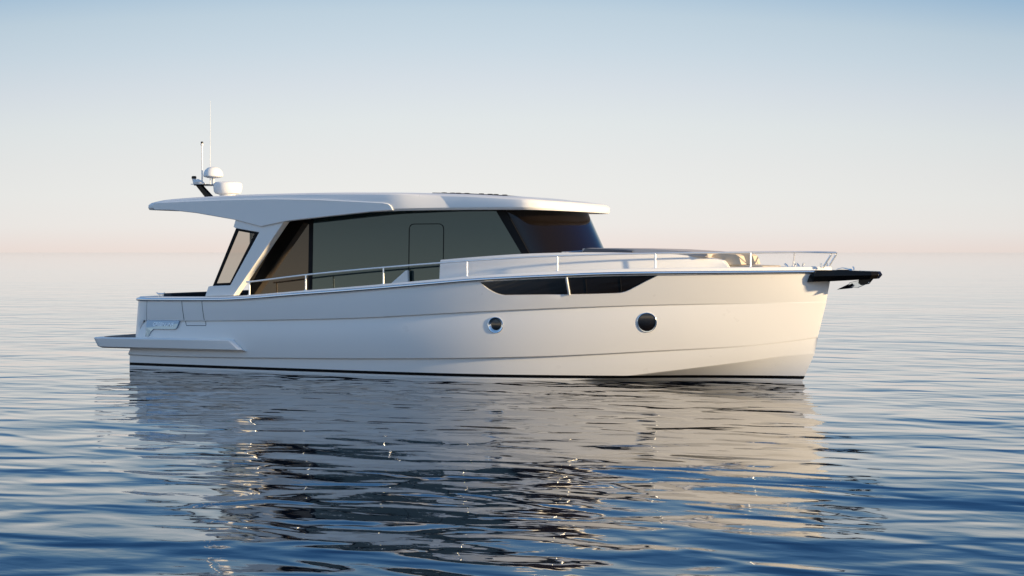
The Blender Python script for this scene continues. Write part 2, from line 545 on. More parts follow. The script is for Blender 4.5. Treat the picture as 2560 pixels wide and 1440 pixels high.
# black waterline stripe, a thin sheet proud of the planking
def section(u):
    pts = [strip_pt(cC, cD, u, j / 6, MID_B) for j in range(7)] + [cE(u)] + [strip_pt(cE, cF, u, j / 6, LOW_B) for j in range(1, 7)] + [cG(u)] + [strip_pt(cG, cH, u, j / 10, HOLLOW) for j in range(1, 11)]
    return pts
def at_height(u, z):
    s = section(u)
    for a, b in zip(s, s[1:]):
        if a.z >= z >= b.z and a.z > b.z:
            return a.lerp(b, (a.z - z) / (a.z - b.z))
    return s[-1]
bs = MB()
rows = []
for zz in (0.094, 0.080, 0.066, 0.052, 0.040):
    rows.append([at_height(u, zz) + Vector((0.004, -0.005, 0)) for u in US])
bs.grid(rows)
bsm = bs.mirrored()
bs.add(bsm.v, bsm.f)
bs.build("boot_stripe", M['stripe'], hull_o)

# upper transom with rounded corners
tr = MB()
def trans_row(t):
    top = t
    a = cA(0).lerp(cB(0), min(1, t * 1.6)) if t < 0.62 else cC(0).lerp(cD(0), (t - 0.62) / 0.72)
    z = 1.362 - 0.80 * t
    dx = 0.075 * (1 - t)
    pts = [(a.x, a.y), (0.29 + dx * 0.6, -2.105), (0.20 + dx * 0.8, -2.075), (0.12 + dx, -2.02), (0.07 + dx, -1.94), (0.045 + dx, -1.84), (0.03 + dx, -1.6), (0.0 + dx, -0.8), (-0.01 + dx, 0.0)]
    pts = pts + [(x, -y) for x, y in reversed(pts[:-1])]
    return [(x, y, z if i not in (0, len(pts) - 1) else a.z) for i, (x, y) in enumerate(pts)]
tr.grid([trans_row(i / 10) for i in range(11)])
tr.build("transom", M['gelcoat'], yacht, smooth=40)

# rubbing strake all round the sheer
def sheer_path(off=0.0, dz=0.0, mirror=False):
    P = []
    for u in US[::2]:
        p = cA(u)
        P.append(Vector((p.x, p.y - off, p.z + dz)))
    if mirror:
        P = [Vector((p.x, -p.y, p.z)) for p in P]
    return P
stern = [Vector((x, y - 0.012, 1.364)) for x, y, z in trans_row(0)]
half = len(stern) // 2
rr = MB()
left = [Vector((p.x - 0.02, p.y, 1.366)) for p in stern[1:half + 1]][::-1]
rr.tube(left + sheer_path(0.016, 0.004)[:-1], 0.028, 12, ry=0.030)
rrm = rr.mirrored(); rr.add(rrm.v, rrm.f)
rr.build("rub_rail", M['chrome'], hull_o, smooth=60)

# gunwale cap
def cap_rows(us):
    prof = [(0.0, 0.0), (0.004, 0.45), (0.014, 0.8), (0.035, 1.0), (0.20, 1.02), (0.215, 0.9), (0.22, -1.6)]
    rows = []
    for iy, hz in prof:
        row = []
        for u in us:
            p = cA(u)
            h = 0.056 + 0.04 * u
            y = min(0.0, p.y + iy)
            row.append(Vector((p.x, y, p.z + h * hz)))
        rows.append(row)
    return rows
gw = MB().grid(cap_rows(US))
gm = gw.mirrored(); gw.add(gm.v, gm.f)
gw2 = []
for iy, hz in [(0.0, 0.0), (0.004, 0.45), (0.014, 0.8), (0.035, 1.0), (0.20, 1.02), (0.215, 0.9), (0.22, -1.6)]:
    row = []
    for x, y, z in trans_row(0):
        d = Vector((1.0, -y * 0.5, 0)) if abs(y) > 1.9 else Vector((1, 0, 0))
        d.normalize()
        if abs(y) > 2.12: d = Vector((0, -1 if y > 0 else 1, 0))
        row.append(Vector((x, y, 1.362)) + d * iy + Vector((0, 0, 0.056 * hz)))
    gw2.append(row)
gw.grid(gw2)
gw.build("gunwale", M['gelcoat'], hull_o, smooth=50)

# decks
def deck_poly(x0, x1, inset, dz, n=24):
    xs = [x0 + (x1 - x0) * i / n for i in range(n + 1)]
    st = [Vector((x, -max(0.0, Ysheer(x) - inset), smooth_tab(Zsheer, x) + dz)) for x in xs]
    return MB().grid([st, [Vector((p.x, 0, p.z + 0.01)) for p in st], [Vector((p.x, -p.y, p.z)) for p in st]])
deck_poly(2.62, 12.0, 0.215, -0.06).build("side_deck", M['gelcoat_warm'], yacht)
deck_poly(12.0, 13.66, 0.10, 0.075).build("foredeck", M['gelcoat_warm'], yacht)
MB().grid([[(0.3, -1.93, 0.82), (2.62, -1.98, 0.82)], [(0.3, 1.93, 0.82), (2.62, 1.98, 0.82)]]).build("cockpit_sole", M['teak'], yacht, smooth=0)
cl = MB()
for sgn in (-1, 1):
    cl.grid([[(0.28, sgn * 1.93, 1.40), (2.62, sgn * 1.99, 1.43)], [(0.28, sgn * 1.93, 0.82), (2.62, sgn * 1.99, 0.82)]])
cl.grid([[(0.28, -1.93, 1.40), (0.28, 1.93, 1.40)], [(0.28, -1.93, 0.82), (0.28, 1.93, 0.82)]])
cl.build("cockpit_lining", M['gelcoat_warm'], yacht, smooth=0)

# ---- bathing platform -------------------------------------------
top_o = [(2.48, -2.06), (2.60, -2.25), (2.50, -2.300), (2.1, -2.335), (1.3, -2.34), (0.4, -2.335), (-0.3, -2.338), (-0.62, -2.335), (-0.70, -2.30), (-0.737, -2.2), (-0.75, -2.0), (-0.79, -1.0), (-0.80, 0.0)]
bot_o = [(2.80, -2.06), (2.87, -2.27), (2.78, -2.295), (2.2, -2.30), (1.3, -2.30), (0.4, -2.295), (-0.25, -2.298), (-0.52, -2.295), (-0.60, -2.26), (-0.635, -2.16), (-0.65, -1.97), (-0.69, -1.0), (-0.70, 0.0)]
def sym(L): return L + [(x, -y) for x, y in reversed(L[:-1])]
def zpt(x): return 0.604 + 0.0075 * (x - 0.4)
rows = []
for k in (0.0, 0.10, 0.5, 0.85, 1.0):
    row = []
    for (tx, ty), (bx, by) in zip(sym(top_o), sym(bot_o)):
        t = k
        ins = 0.0
        x, y = tx + (bx - tx) * t, ty + (by - ty) * t
        if k == 0.0: ins = 0.022
        if k == 1.0: ins = 0.05
        y2 = y * (1 - ins / 2.2)
        x2 = x + (ins if x < 0 else 0)
        z = zpt(tx) + (0.385 + 0.004 * (bx - 0.0) - zpt(tx)) * (t if k not in (0.0,) else 0)
        if k == 0.10: z = zpt(tx) - 0.022
        row.append((x2, y2, z))
    rows.append(row)
pf = MB().grid(rows)
pf.f.append(tuple(range(len(rows[0]))))
nb = len(rows[0]) * (len(rows) - 1)
pf.f.append(tuple(nb + i for i in range(len(rows[0]))))
platform = pf.build("swim_platform", M['gelcoat'], yacht, smooth=22)
tk = [(0.30, -2.1), (-0.2, -2.2), (-0.5, -2.17), (-0.60, -2.09), (-0.645, -1.95), (-0.69, -1.0), (-0.70, 0.0)]
MB().prism([(x, y, zpt(x) - 0.01) for x, y in sym(tk)], [(x, y, zpt(x) + 0.006) for x, y in sym(tk)]).build("teak_deck", M['teak'], platform, smooth=0)

# ---- hull window, portholes, plate, hatch -------------------------
hw = MB()
hw.ngon([surf(cA, cB, TOP_B, u, v, -0.040) for u, v in win_uv])
# the pane as a fine sheet so that it follows the topside
hw = MB()
N = 40
cols = []
for i in range(N + 1):
    x = 7.80 + (11.02 - 7.80) * i / N
    zt = smooth_tab(Zsheer, x) - 0.03
    cols.append([on_hull(cA, cB, TOP_B, x, zt + (1.50 - zt) * j / 5, -0.030) for j in range(6)])
hw.grid(cols)
hwin = hw.build("hull_window", M['hull_glass'], yacht, smooth=40)
st_ = MB()
st_.tube([on_hull(cA, cB, TOP_B, 9.409 + 0.03 * t, 1.868 - 0.32 * t, 0.004) for t in [i / 6 for i in range(7)]], 0.024, 10)
st_.build("chrome_strut", M['rail'], hwin, smooth=60)
for xx in (9.74, 10.33):
    MB().tube([on_hull(cA, cB, TOP_B, xx, 1.87 - 0.30 * t, -0.026) for t in (0, 0.25, 0.5, 0.75, 1)], 0.007, 6).build("mullion", M['matt_black'], hwin)

for cx, cz, ro, ri in PORTS:
    for sgn in (-1, 1):
        u, v = locate(cC, cD, MID_B, cx, cz)
        p = surf(cC, cD, MID_B, u, v)
        n = (surf(cC, cD, MID_B, u, v, 1.0) - p).normalized()
        if sgn > 0:
            p = Vector((p.x, -p.y, p.z)); n = Vector((n.x, -n.y, n.z))
        ring = MB().lathe([(ro, -0.015), (ro, 0.004), (ro - 0.008, 0.010), (ro - 0.020, 0.008), (ri + 0.004, -0.030 if ri < 0.1 else -0.012), (ri, -0.035 if ri < 0.1 else -0.016), (ri, -0.06)], p, n, 48)
        po = ring.build("porthole", M['chrome'], yacht, smooth=40)
        MB().lathe([(ri + 0.003, -0.030 if ri < 0.1 else -0.012), (ri * 0.8, -0.026 if ri < 0.1 else -0.004), (ri * 0.5, -0.022 if ri < 0.1 else 0.002), (ri * 0.25, -0.020 if ri < 0.1 else 0.005), (0.0, -0.019 if ri < 0.1 else 0.006)], p, n, 48).build("porthole_glass", M['hull_glass'], po, smooth=60)

plate_xz = [(0.475, 0.940), (0.9, 0.944), (1.285, 0.950), (1.262, 0.89), (1.232, 0.815), (1.19, 0.786), (1.12, 0.780), (0.66, 0.776), (0.60, 0.73), (0.535, 0.632), (0.465, 0.630), (0.470, 0.8)]
A_ = [on_hull(cC, cD, MID_B, x, z, 0.002) for x, z in plate_xz]
B_ = [on_hull(cC, cD, MID_B, x, z, 0.010 + 0.12 * (z - 0.63)) for x, z in plate_xz]
plate = MB().prism(A_, B_).build("name_plate", M['plate'], yacht, smooth=0, bevel=0.003)
fc = bpy.data.curves.new("lettering", 'FONT')
fc.body = "GREENLINE"
fc.size = 0.10
fc.extrude = 0.004
fc.align_x = 'CENTER'; fc.align_y = 'CENTER'
fo = bpy.data.objects.new("tmp_text", fc)
scene.collection.objects.link(fo)
dg = bpy.context.evaluated_depsgraph_get()
tm = bpy.data.meshes.new_from_object(fo.evaluated_get(dg))
bpy.data.objects.remove(fo)
tm.name = "lettering"
tm.materials.clear(); tm.materials.append(M['steel'])
lo = bpy.data.objects.new("lettering", tm)
scene.collection.objects.link(lo)
lo.parent = plate
lc = on_hull(cC, cD, MID_B, 0.90, 0.865, 0.041)
ex = (on_hull(cC, cD, MID_B, 1.1, 0.865) - on_hull(cC, cD, MID_B, 0.7, 0.865)).normalized()
ez = (on_hull(cC, cD, MID_B, 0.9, 0.93) - on_hull(cC, cD, MID_B, 0.9, 0.80)).normalized()
en = ex.cross(ez).normalized()
ez = en.cross(ex)
lo.matrix_local = Matrix(((ex.x, ez.x, en.x, lc.x), (ex.y, ez.y, en.y, lc.y), (ex.z, ez.z, en.z, lc.z), (0, 0, 0, 1)))

hs = MB()
def seam(m, c0, c1, bul, P, r=0.006):
    pts = []
    for (x0, z0), (x1, z1) in zip(P, P[1:]):
        for i in range(8):
            t = i / 8
            pts.append(on_hull(c0, c1, bul, x0 + (x1 - x0) * t, z0 + (z1 - z0) * t, 0.0))
    pts.append(on_hull(c0, c1, bul, P[-1][0], P[-1][1], 0.0))
    m.tube(pts, r, 6)
seam(hs, cA, cB, TOP_B, [(1.36, 1.345), (1.40, 0.975)])
seam(hs, cA, cB, TOP_B, [(1.846, 1.35), (1.885, 0.978)])
seam(hs, cC, cD, MID_B, [(1.40, 0.95), (1.434, 0.864), (1.907, 0.873), (1.887, 0.955)])
hs.build("hull_hatch", M['seam'], yacht)
cs = MB()
seam(cs, cA, cB, TOP_B, [(0.50, 1.34), (0.475, 0.96)], 0.004)
seam(cs, cC, cD, MID_B, [(0.472, 0.945), (0.455, 0.63)], 0.004)
cs.build("corner_seam", M['seam'], hull_o)

# ---- deckhouse --------------------------------------------------
def glass_y(z): return -1.62 + 0.03 * (z - 1.4)
def on_glass(x, z, off=0.0): return (x, glass_y(z) - off, z)
def zb_roof(x): return smooth_tab([(0.42, 3.150), (0.989, 3.137), (1.611, 3.085), (2.5, 3.02), (5.46, 3.055), (6.01, 3.072), (7.04, 3.083), (8.5, 3.073), (9.5, 3.045)], x)
def zt_roof(x): return smooth_tab([(0.42, 3.300), (0.74, 3.350), (1.68, 3.398), (2.98, 3.430), (4.08, 3.434), (5.35, 3.420), (7.03, 3.372), (8.47, 3.285), (9.2, 3.235), (9.6, 3.20)], x)
HOUSE_TOP = 3.10
for sgn in (-1, 1):
    def S(L): return [(x, y * -sgn, z) for x, y, z in L]
    poly = [on_glass(3.96, 1.30), on_glass(8.55, 1.30), on_glass(8.40, 2.294), on_glass(7.87, HOUSE_TOP), on_glass(3.96, HOUSE_TOP)]
    m = MB(); m.ngon(S(poly))
    sw = m.build("side_window", M['side_glass'], yacht, smooth=0)
    m = MB()
    m.prism(S([on_glass(*q, -0.01) for q in [(3.90, 1.35), (3.985, 1.35), (3.985, 3.09), (3.90, 3.09)]]), S([on_glass(*q, 0.012) for q in [(3.90, 1.35), (3.985, 1.35), (3.985, 3.09), (3.90, 3.09)]]))
    m.build("window_post", M['matt_black'], sw, smooth=0)
    m = MB(); m.ngon(S([on_glass(2.588, 1.30), on_glass(3.96, 1.30), on_glass(3.96, HOUSE_TOP), on_glass(2.588, HOUSE_TOP)]))
    m.build("aft_window", M['aft_glass'], yacht, smooth=0)
    # sliding side door let into the glass
    m = MB()
    dr = [(6.082, 1.75), (6.082, 2.72)] + arc_pts((6.082, 2.72), (6.082, 2.833), (6.185, 2.833), 6)[1:] + arc_pts((6.69, 2.833), (6.803, 2.833), (6.803, 2.72), 6) + [(6.803, 1.75)]
    m.tube(S([on_glass(x, z, 0.002) for x, z in dr]), 0.008, 6)
    m.build("door_seal", M['matt_black'], sw)
    # raked front post
    pp = [(7.845, HOUSE_TOP), (8.05, HOUSE_TOP), (8.56, 2.26), (8.40, 2.26)]
    m = MB(); m.prism(S([on_glass(*q, -0.03) for q in pp]), S([on_glass(*q, 0.008) for q in pp]))
    m.build("front_post", M['matt_black'], yacht, smooth=0, bevel=0.004)
# aft bulkhead and dark inner walls
m = MB(); m.grid([[(2.595, -1.60, 0.82), (2.595, 1.60, 0.82)], [(2.595, -1.57, 3.12), (2.595, 1.57, 3.12)]])
bulk = m.build("saloon_door", M['side_glass'], yacht, smooth=0)
m = MB()
for y in (-1.57, -0.5, 0.5, 1.57):
    m.box(2.555, 2.592, y - 0.035, y + 0.035, 0.82, 3.08)
m.build("door_frame", M['matt_black'], bulk, smooth=0)

# windscreen
def arc_front(x0, a, b, z, n=44, ex=2.25):
    L = []
    for i in range(n + 1):
        ph = -math.pi / 2 + math.pi * i / n
        cx, sy = math.cos(ph), math.sin(ph)
        L.append((x0 + a * abs(cx) ** (2 / ex), b * math.copysign(abs(sy) ** (2 / ex), sy), z))
    return L
ws = MB()
ws.grid([arc_front(8.50 + (8.00 - 8.50) * t, 0.72 + 0.10 * t, 1.575 - 0.02 * t, 2.22 + (3.10 - 2.22) * t) for t in [i / 8 for i in range(9)]])
wsc = ws.build("windscreen", M['front_glass'], yacht, smooth=60)
for y0, y1 in ((-1.2, -0.15), (1.2, 0.15)):
    m = MB()
    pa = []
    for t in [i / 8 for i in range(9)]:
        y = y0 + (y1 - y0) * t
        x = 8.50 + 0.73 * (1 - abs(y / 1.58) ** 2.25) ** (1 / 2.25) + 0.02
        pa.append((x, y, 2.305 + 0.045 * t))
    m.tube(pa, 0.011, 6)
    m.box(pa[0][0] - 0.01, pa[0][0] + 0.05, y0 - 0.03, y0 + 0.03, 2.27, 2.31)
    m.build("wiper", M['steel'], wsc)

# roof
def roof_out():
    L = []
    for i in range(41):
        x = 0.42 + (5.9 - 0.42) * i / 40
        L.append((x, -(2.0 + 0.05 * min(1, (x - 0.42) / 4.0))))
    L += [(6.1, -2.040), (6.3, -2.012), (6.6, -1.958), (6.85, -1.912), (7.08, -1.870)]
    L += [(7.4, -1.869), (7.8, -1.868), (8.1, -1.866), (8.32, -1.862)]
    for i in range(1, 25):
        ph = -math.pi / 2 + math.pi / 2 * i / 24
        L.append((8.42 + 0.79 * math.cos(ph) ** 0.9, 1.86 * math.copysign(abs(math.sin(ph)) ** 0.92, math.sin(ph)) if i < 24 else 0.0))
    return L
RO = roof_out()
full = RO + [(x, -y) for x, y in reversed(RO[:-1])]
def roof_row(scale_y, dx, fz, k=0.0):
    row = []
    for x, y in full:
        s = 1.0
        xx = x
        if x > 8.3: xx = x - dx * min(1, (x - 8.3) / 0.6)
        if x < 0.8: xx = x + dx * 0.4 * (0.8 - x) / 0.38
        if 6.0 < x < 7.3: xx -= 0.24 * k * min(1.0, (x - 6.0) / 0.8, (7.3 - x) / 0.22)
        row.append((xx, y * scale_y, fz(x)))
    return row
rf = MB()
rows = [roof_row(0.0, 0.30, lambda x: zb_roof(x) + 0.03), roof_row(0.80, 0.28, lambda x: zb_roof(x) + 0.03), roof_row(0.93, 0.10, lambda x: zb_roof(x) + 0.028), roof_row(0.955, 0.07, lambda x: zb_roof(x) - 0.004),
        roof_row(0.985, 0.015, zb_roof), roof_row(1.0, 0.0, lambda x: zb_roof(x) + 0.04),
        roof_row(0.998, 0.0, lambda x: zb_roof(x) + 0.6 * (zt_roof(x) - zb_roof(x)), 0.5),
        roof_row(0.985, 0.03, lambda x: zt_roof(x) - 0.035, 0.9), roof_row(0.965, 0.07, lambda x: zt_roof(x) - 0.010, 1.0), roof_row(0.935, 0.13, lambda x: zt_roof(x), 1.0),
        roof_row(0.7, 0.25, lambda x: zt_roof(x) + 0.022), roof_row(0.35, 0.32, lambda x: zt_roof(x) + 0.036), roof_row(0.0, 0.34, lambda x: zt_roof(x) + 0.04)]
rf.grid(rows, close_u=True)
roof = rf.build("roof", M['gelcoat'], yacht, smooth=30)
for e in roof.data.edges:                       # hard line where the wide aft roof steps in
    a, b = (roof.data.vertices[i].co for i in e.vertices)
    if 6.8 < a.x < 7.1 and 6.8 < b.x < 7.1 and min(abs(a.y), abs(b.y)) > 1.7 and abs(a.y - b.y) < 0.06 and abs(a.z - b.z) > 0.02 and abs(a.x - b.x) < 0.14:
        e.use_edge_sharp = True

# hanging side fairings of the roof
fair_top = [(0.60, 3.292), (0.906, 3.300), (1.6, 3.318), (2.434, 3.330), (3.428, 3.332), (4.423, 3.303), (5.46, 3.245), (5.78, 3.228), (5.90, 3.205), (5.955, 3.165), (6.00, 3.085)]
fair_bot = [(5.46, 3.052), (4.589, 2.978), (3.706, 2.900), (3.112, 2.796), (2.512, 2.933), (1.611, 3.072), (0.989, 3.137), (0.60, 3.146), (0.50, 3.215)]
fp = fair_top + fair_bot
def fair_y(x): return 2.0 + 0.05 * min(1, max(0, (x - 0.42) / 4.0)) + 0.012 * min(1.0, max(0.0, (6.0 - x) / 1.5)) + 0.008
for sgn in (-1, 1):
    out = [(x, sgn * (fair_y(x) + 0.012), z) for x, z in fp]
    mid = [(x, sgn * (fair_y(x) - 0.02), z + (0.012 if i < len(fair_top) else -0.004)) for i, (x, z) in enumerate(fp)]
    inn = [(x, sgn * (fair_y(x) - 0.14), z - (0.02 if i < len(fair_top) else 0)) for i, (x, z) in enumerate(fp)]
    m = MB().prism(out, inn)
    m.build("roof_fairing", M['gelcoat'], roof, smooth=25, bevel=0.014, seg=3)

# solar panels lying on the roof
for k, (x0, x1) in enumerate(((6.40, 7.14), (7.18, 7.90))):
    m = MB()
    for y0, y1 in ((-1.25, -0.42), (-0.40, 0.40), (0.42, 1.25)):
        def zz(x): return zt_roof(x) + 0.026
        m.prism([(x0, y0, zz(x0)), (x1, y0, zz(x1)), (x1, y1, zz(x1)), (x0, y1, zz(x0))], [(x0, y0, zz(x0) + 0.012), (x1, y0, zz(x1) + 0.012), (x1, y1, zz(x1) + 0.012), (x0, y1, zz(x0) + 0.012)])
    sp = m.build("solar_panel", M['solar'], roof, smooth=0)
    for xx in (x0 + 0.12, x0 + 0.30, x0 + 0.42, x0 + 0.60):
        MB().box(xx, xx + 0.07, -1.10, -1.02, zz(xx) + 0.006, zz(xx) + 0.021).build("junction_box", M['matt_black'], sp, smooth=0)

# side pillars with their window
pil = [(2.512, 2.950), (3.112, 2.81), (3.626, 2.905), (2.489, 1.461), (1.828, 1.440), (1.903, 1.635), (1.984, 1.644), (2.410, 1.662), (3.052, 2.687), (2.512, 2.772), (2.461, 2.799)]
def pil_y(z): return 2.07 - 0.04 * (z - 1.45) / 1.45
fr_o = [(2.512, 2.772), (3.052, 2.687), (2.410, 1.662), (1.990, 1.644)]
fr_i = [(2.553, 2.720), (2.937, 2.660), (2.390, 1.712), (2.062, 1.697)]
for sgn in (-1, 1):
    m = MB().prism([(x, sgn * pil_y(z), z) for x, z in pil], [(x, sgn * (pil_y(z) - 0.20), z) for x, z in pil])
    po = m.build("roof_pillar", M['gelcoat'], yacht, smooth=0, bevel=0.010, seg=2)
    m = MB()
    n = 4
    a = [(x, sgn * (pil_y(z) - 0.02), z) for x, z in fr_o]; b = [(x, sgn * (pil_y(z) - 0.02), z) for x, z in fr_i]
    c = [(x, sgn * (pil_y(z) - 0.06), z) for x, z in fr_i]; d = [(x, sgn * (pil_y(z) - 0.06), z) for x, z in fr_o]
    m.grid([a, b, c, d], close_u=True, close_v=True)
    m.build("window_frame", M['matt_black'], po, smooth=0)
    m = MB().ngon([(x, sgn * (pil_y(z) - 0.04), z) for x, z in fr_i])
    m.build("window_pane", M['tinted'], po, smooth=0, fix=False)

# ---- foredeck -----------------------------------------------------
TZ = [(6.90, 2.165), (7.533, 2.215), (8.674, 2.283), (9.545, 2.300), (10.855, 2.282), (11.62, 2.220), (11.83, 2.184), (11.93, 2.165)]
def trunk_y(x): return Ysheer(x) - 0.33
xs = [6.905 + (11.93 - 6.905) * i / 36 for i in range(37)]
def trow(dy, fz, kx=0.0): return [(x + (kx if i == 36 else 0), -(trunk_y(x) - dy), fz(x)) for i, x in enumerate(xs)]
rows = [trow(-0.055, lambda x: smooth_tab(Zsheer, x) - 0.06, 0.16), trow(-0.02, lambda x: smooth_tab(Zsheer, x) + 0.6 * (smooth_tab(TZ, x) - smooth_tab(Zsheer, x)), 0.08), trow(0.0, lambda x: smooth_tab(TZ, x) - 0.025), trow(0.012, lambda x: smooth_tab(TZ, x) - 0.006), trow(0.035, lambda x: smooth_tab(TZ, x)), trow(0.30, lambda x: smooth_tab(TZ, x) + 0.004)]
rows.append([(p[0], 0.0, p[2] + 0.004) for p in rows[-1]])
tk = MB().grid(rows)
for e in (0, 36):
    idx = [j * 37 + e for j in range(len(rows))]
    q = rows[0][e]
    tk.v.append((q[0], 0.0, q[2])); 
    tk.f.append(tuple(idx) + (len(tk.v) - 1,))
tm_ = tk.mirrored(); tk.add(tm_.v, tm_.f)
trunk = tk.build("coachroof", M['gelcoat_warm'], yacht, smooth=40)

def slab(name, prof, y0, y1, mat, parent, bevel=0.03, seg=3):
    m = MB().prism([(x, y0, z) for x, z in prof], [(x, y1, z) for x, z in prof])
    return m.build(name, mat, parent, smooth=18, bevel=bevel, seg=seg)
slab("sun_pad", [(9.34, 2.29), (9.34, 2.372), (9.50, 2.382), (10.0, 2.380), (10.76, 2.362), (11.4, 2.322), (11.72, 2.288), (11.68, 2.215), (10.9, 2.275)], -1.0, 1.0, M['grey_fabric'], yacht, 0.012)
slab("deck_hatch", [(9.35, 2.29), (9.42, 2.376), (9.72, 2.366), (10.15, 2.350), (10.33, 2.332), (10.33, 2.30)], -1.06, -1.01, M['grey_frame'], yacht, 0.004)
for sgn in (-1, 1):
    bo = slab("bow_seat", [(11.60, 2.10), (11.58, 2.235), (11.70, 2.262), (11.84, 2.284), (11.98, 2.282), (12.13, 2.268), (12.185, 2.235), (12.235, 2.085), (12.1, 2.076)], sgn * 0.64, sgn * 0.30, M['cream_fabric'], yacht, 0.007, 2)
slab("seat_base", [(11.95, 2.0), (11.95, 2.076), (12.60, 2.066), (12.66, 2.03), (12.66, 2.0)], -0.62, 0.62, M['cream_fabric'], yacht, 0.012)

# triangular step piece on the bulwark by the side gate
m = MB()
tri = [(5.721, 1.677), (6.078, 1.957), (6.111, 1.972), (6.128, 1.95), (6.137, 1.696)]
m.prism([(x, -1.74, z) for x, z in tri], [(x, -1.66, z) for x, z in tri])
m.build("gate_wing", M['gelcoat'], yacht, smooth=0, bevel=0.012)
# ---- handrails ----------------------------------------------------
rail_z = [(2.864, 1.730), (4.155, 1.876), (5.835, 2.023), (7.524, 2.145), (9.198, 2.237), (10.876, 2.283), (12.42, 2.300), (13.265, 2.305), (13.75, 2.298)]
def rail_y(x): return max(0.20, Ysheer(x) - 0.14)
stan_x = [(2.875, 2.885), (4.155, 4.165), (5.835, 5.845), (7.524, 7.533), (9.198, 9.206), (10.876, 10.884), (12.42, 12.425), (13.26, 13.235)]
for sgn in (-1, 1):
    stan = stan_x[:-1] if sgn < 0 else stan_x[:5] + [(11.35, 11.36), (12.92, 12.88)]
    P = []
    for i in range(61):
        x = 2.80 + (13.72 - 2.80) * i / 60
        P.append((x, sgn * rail_y(x), smooth_tab(rail_z, x)))
    P += [(13.745, sgn * 0.2, 2.288), (13.73, sgn * 0.2, 2.26), (13.66, sgn * 0.2, 2.15), (13.585, sgn * 0.2, 2.03)]
    ra = MB().tube(P, 0.0165, 8).build("handrail", M['rail'], yacht, smooth=60)
    for xt, xb in stan:
        zb = smooth_tab(Zsheer, xb) + 0.056 + 0.04 * xb / 13.7
        yb = sgn * max(0.2, (Ysheer(xb) - 0.12))
        m = MB().tube([(xt, sgn * rail_y(xt), smooth_tab(rail_z, xt)), (xb, yb, zb - 0.01)], 0.0155 if xt < 13 else 0.010, 8)
        m.lathe([(0.0, 0.012), (0.025, 0.012), (0.034, 0.0), (0.034, -0.01)], (xb, yb, zb), (0, 0, 1), 14)
        m.build("stanchion", M['rail'], ra, smooth=50)

# ---- bow fittings ---------------------------------------------------
mid_o = [(13.36, -Ysheer(13.36) - 0.012), (13.46, -max(0.335, Ysheer(13.46) + 0.012)), (13.60, -0.318), (13.80, -0.29), (14.2, -0.265), (14.45, -0.245), (14.56, -0.15), (14.59, 0.0)]
top_p = [(13.44, -Ysheer(13.44) - 0.012), (13.52, -0.315), (13.62, -0.302), (13.80, -0.27), (14.2, -0.245), (14.43, -0.225), (14.53, -0.13), (14.555, 0.0)]
bot_p = [(13.33, -Ysheer(13.33) - 0.004), (13.44, -max(0.31, Ysheer(13.44))), (13.58, -0.292), (13.78, -0.26), (14.2, -0.235), (14.41, -0.215), (14.51, -0.13), (14.53, 0.0)]
pz_t = [(13.3, 1.985), (13.8, 1.990), (14.66, 1.966)]
pz_m = [(13.3, 1.880), (13.8, 1.890), (14.66, 1.910)]
pz_b = [(13.3, 1.775), (13.8, 1.795), (14.66, 1.850)]
rows = [[(x, y, interp(pz, x)) for x, y in sym(o)] for o, pz in ((top_p, pz_t), (mid_o, pz_m), (bot_p, pz_b))]
pu = MB().grid(rows)
nn = len(rows[0])
pu.f += [tuple(range(nn)), tuple(2 * nn + i for i in range(nn)), (0, nn, 2 * nn, 3 * nn - 1, 2 * nn - 1, nn - 1)]
pulpit = pu.build("bow_sprit", M['black'], yacht, smooth=0, bevel=0.006)
m = MB()
for y in (-0.10, 0.10):
    m.prism([(x, y - 0.012, z) for x, z in [(14.20, 1.835), (14.42, 1.845), (14.34, 1.745), (14.24, 1.725), (14.19, 1.76)]], [(x, y + 0.012, z) for x, z in [(14.20, 1.835), (14.42, 1.845), (14.34, 1.745), (14.24, 1.725), (14.19, 1.76)]])
m.lathe([(0.0, -0.09), (0.05, -0.09), (0.035, 0.0), (0.05, 0.09), (0.0, 0.09)], (14.27, 0, 1.80), (0, 1, 0), 16)
m.build("bow_roller", M['black'], pulpit, smooth=30, bevel=0.003)

# the anchor, a separate thing hanging on the roller
anchor = bpy.data.objects.new("anchor", None)
anchor.location = (14.05, 0, 1.70)
scene.collection.objects.link(anchor)
anchor["label"] = "small polished plough anchor hanging under the black bow sprit"
anchor["category"] = "anchor"
def loc(L): return [(x - 14.05, y, z - 1.70) for x, y, z in L]
m = MB()
m.prism(loc([(13.98, -0.04, 1.685), (14.02, -0.04, 1.772), (14.33, -0.04, 1.845), (14.36, -0.04, 1.765), (14.16, -0.04, 1.675)]), loc([(13.98, 0.04, 1.685), (14.02, 0.04, 1.772), (14.33, 0.04, 1.845), (14.36, 0.04, 1.765), (14.16, 0.04, 1.675)]))
m.build("shank", M['steel'], anchor, smooth=0, bevel=0.006)
m = MB()
tip = (13.78, 0, 1.640)
L_ = [tip, (14.03, -0.15, 1.665), (14.10, -0.13, 1.72), (14.06, 0.0, 1.775), (14.10, 0.13, 1.72), (14.03, 0.15, 1.665), (13.99, 0.0, 1.685)]
m.add(loc(L_), [(0, 1, 2), (0, 2, 3), (0, 3, 4), (0, 4, 5), (0, 6, 1), (0, 5, 6), (1, 6, 2), (2, 6, 3), (3, 6, 4), (4, 6, 5)])
m.build("fluke", M['steel'], anchor, smooth=0, bevel=0.004)
m = MB().tube(loc([(14.33, 0, 1.80), (14.30, 0, 1.86), (14.22, 0, 1.90)]), 0.016, 8)
m.build("shackle", M['chrome'], anchor, smooth=50)

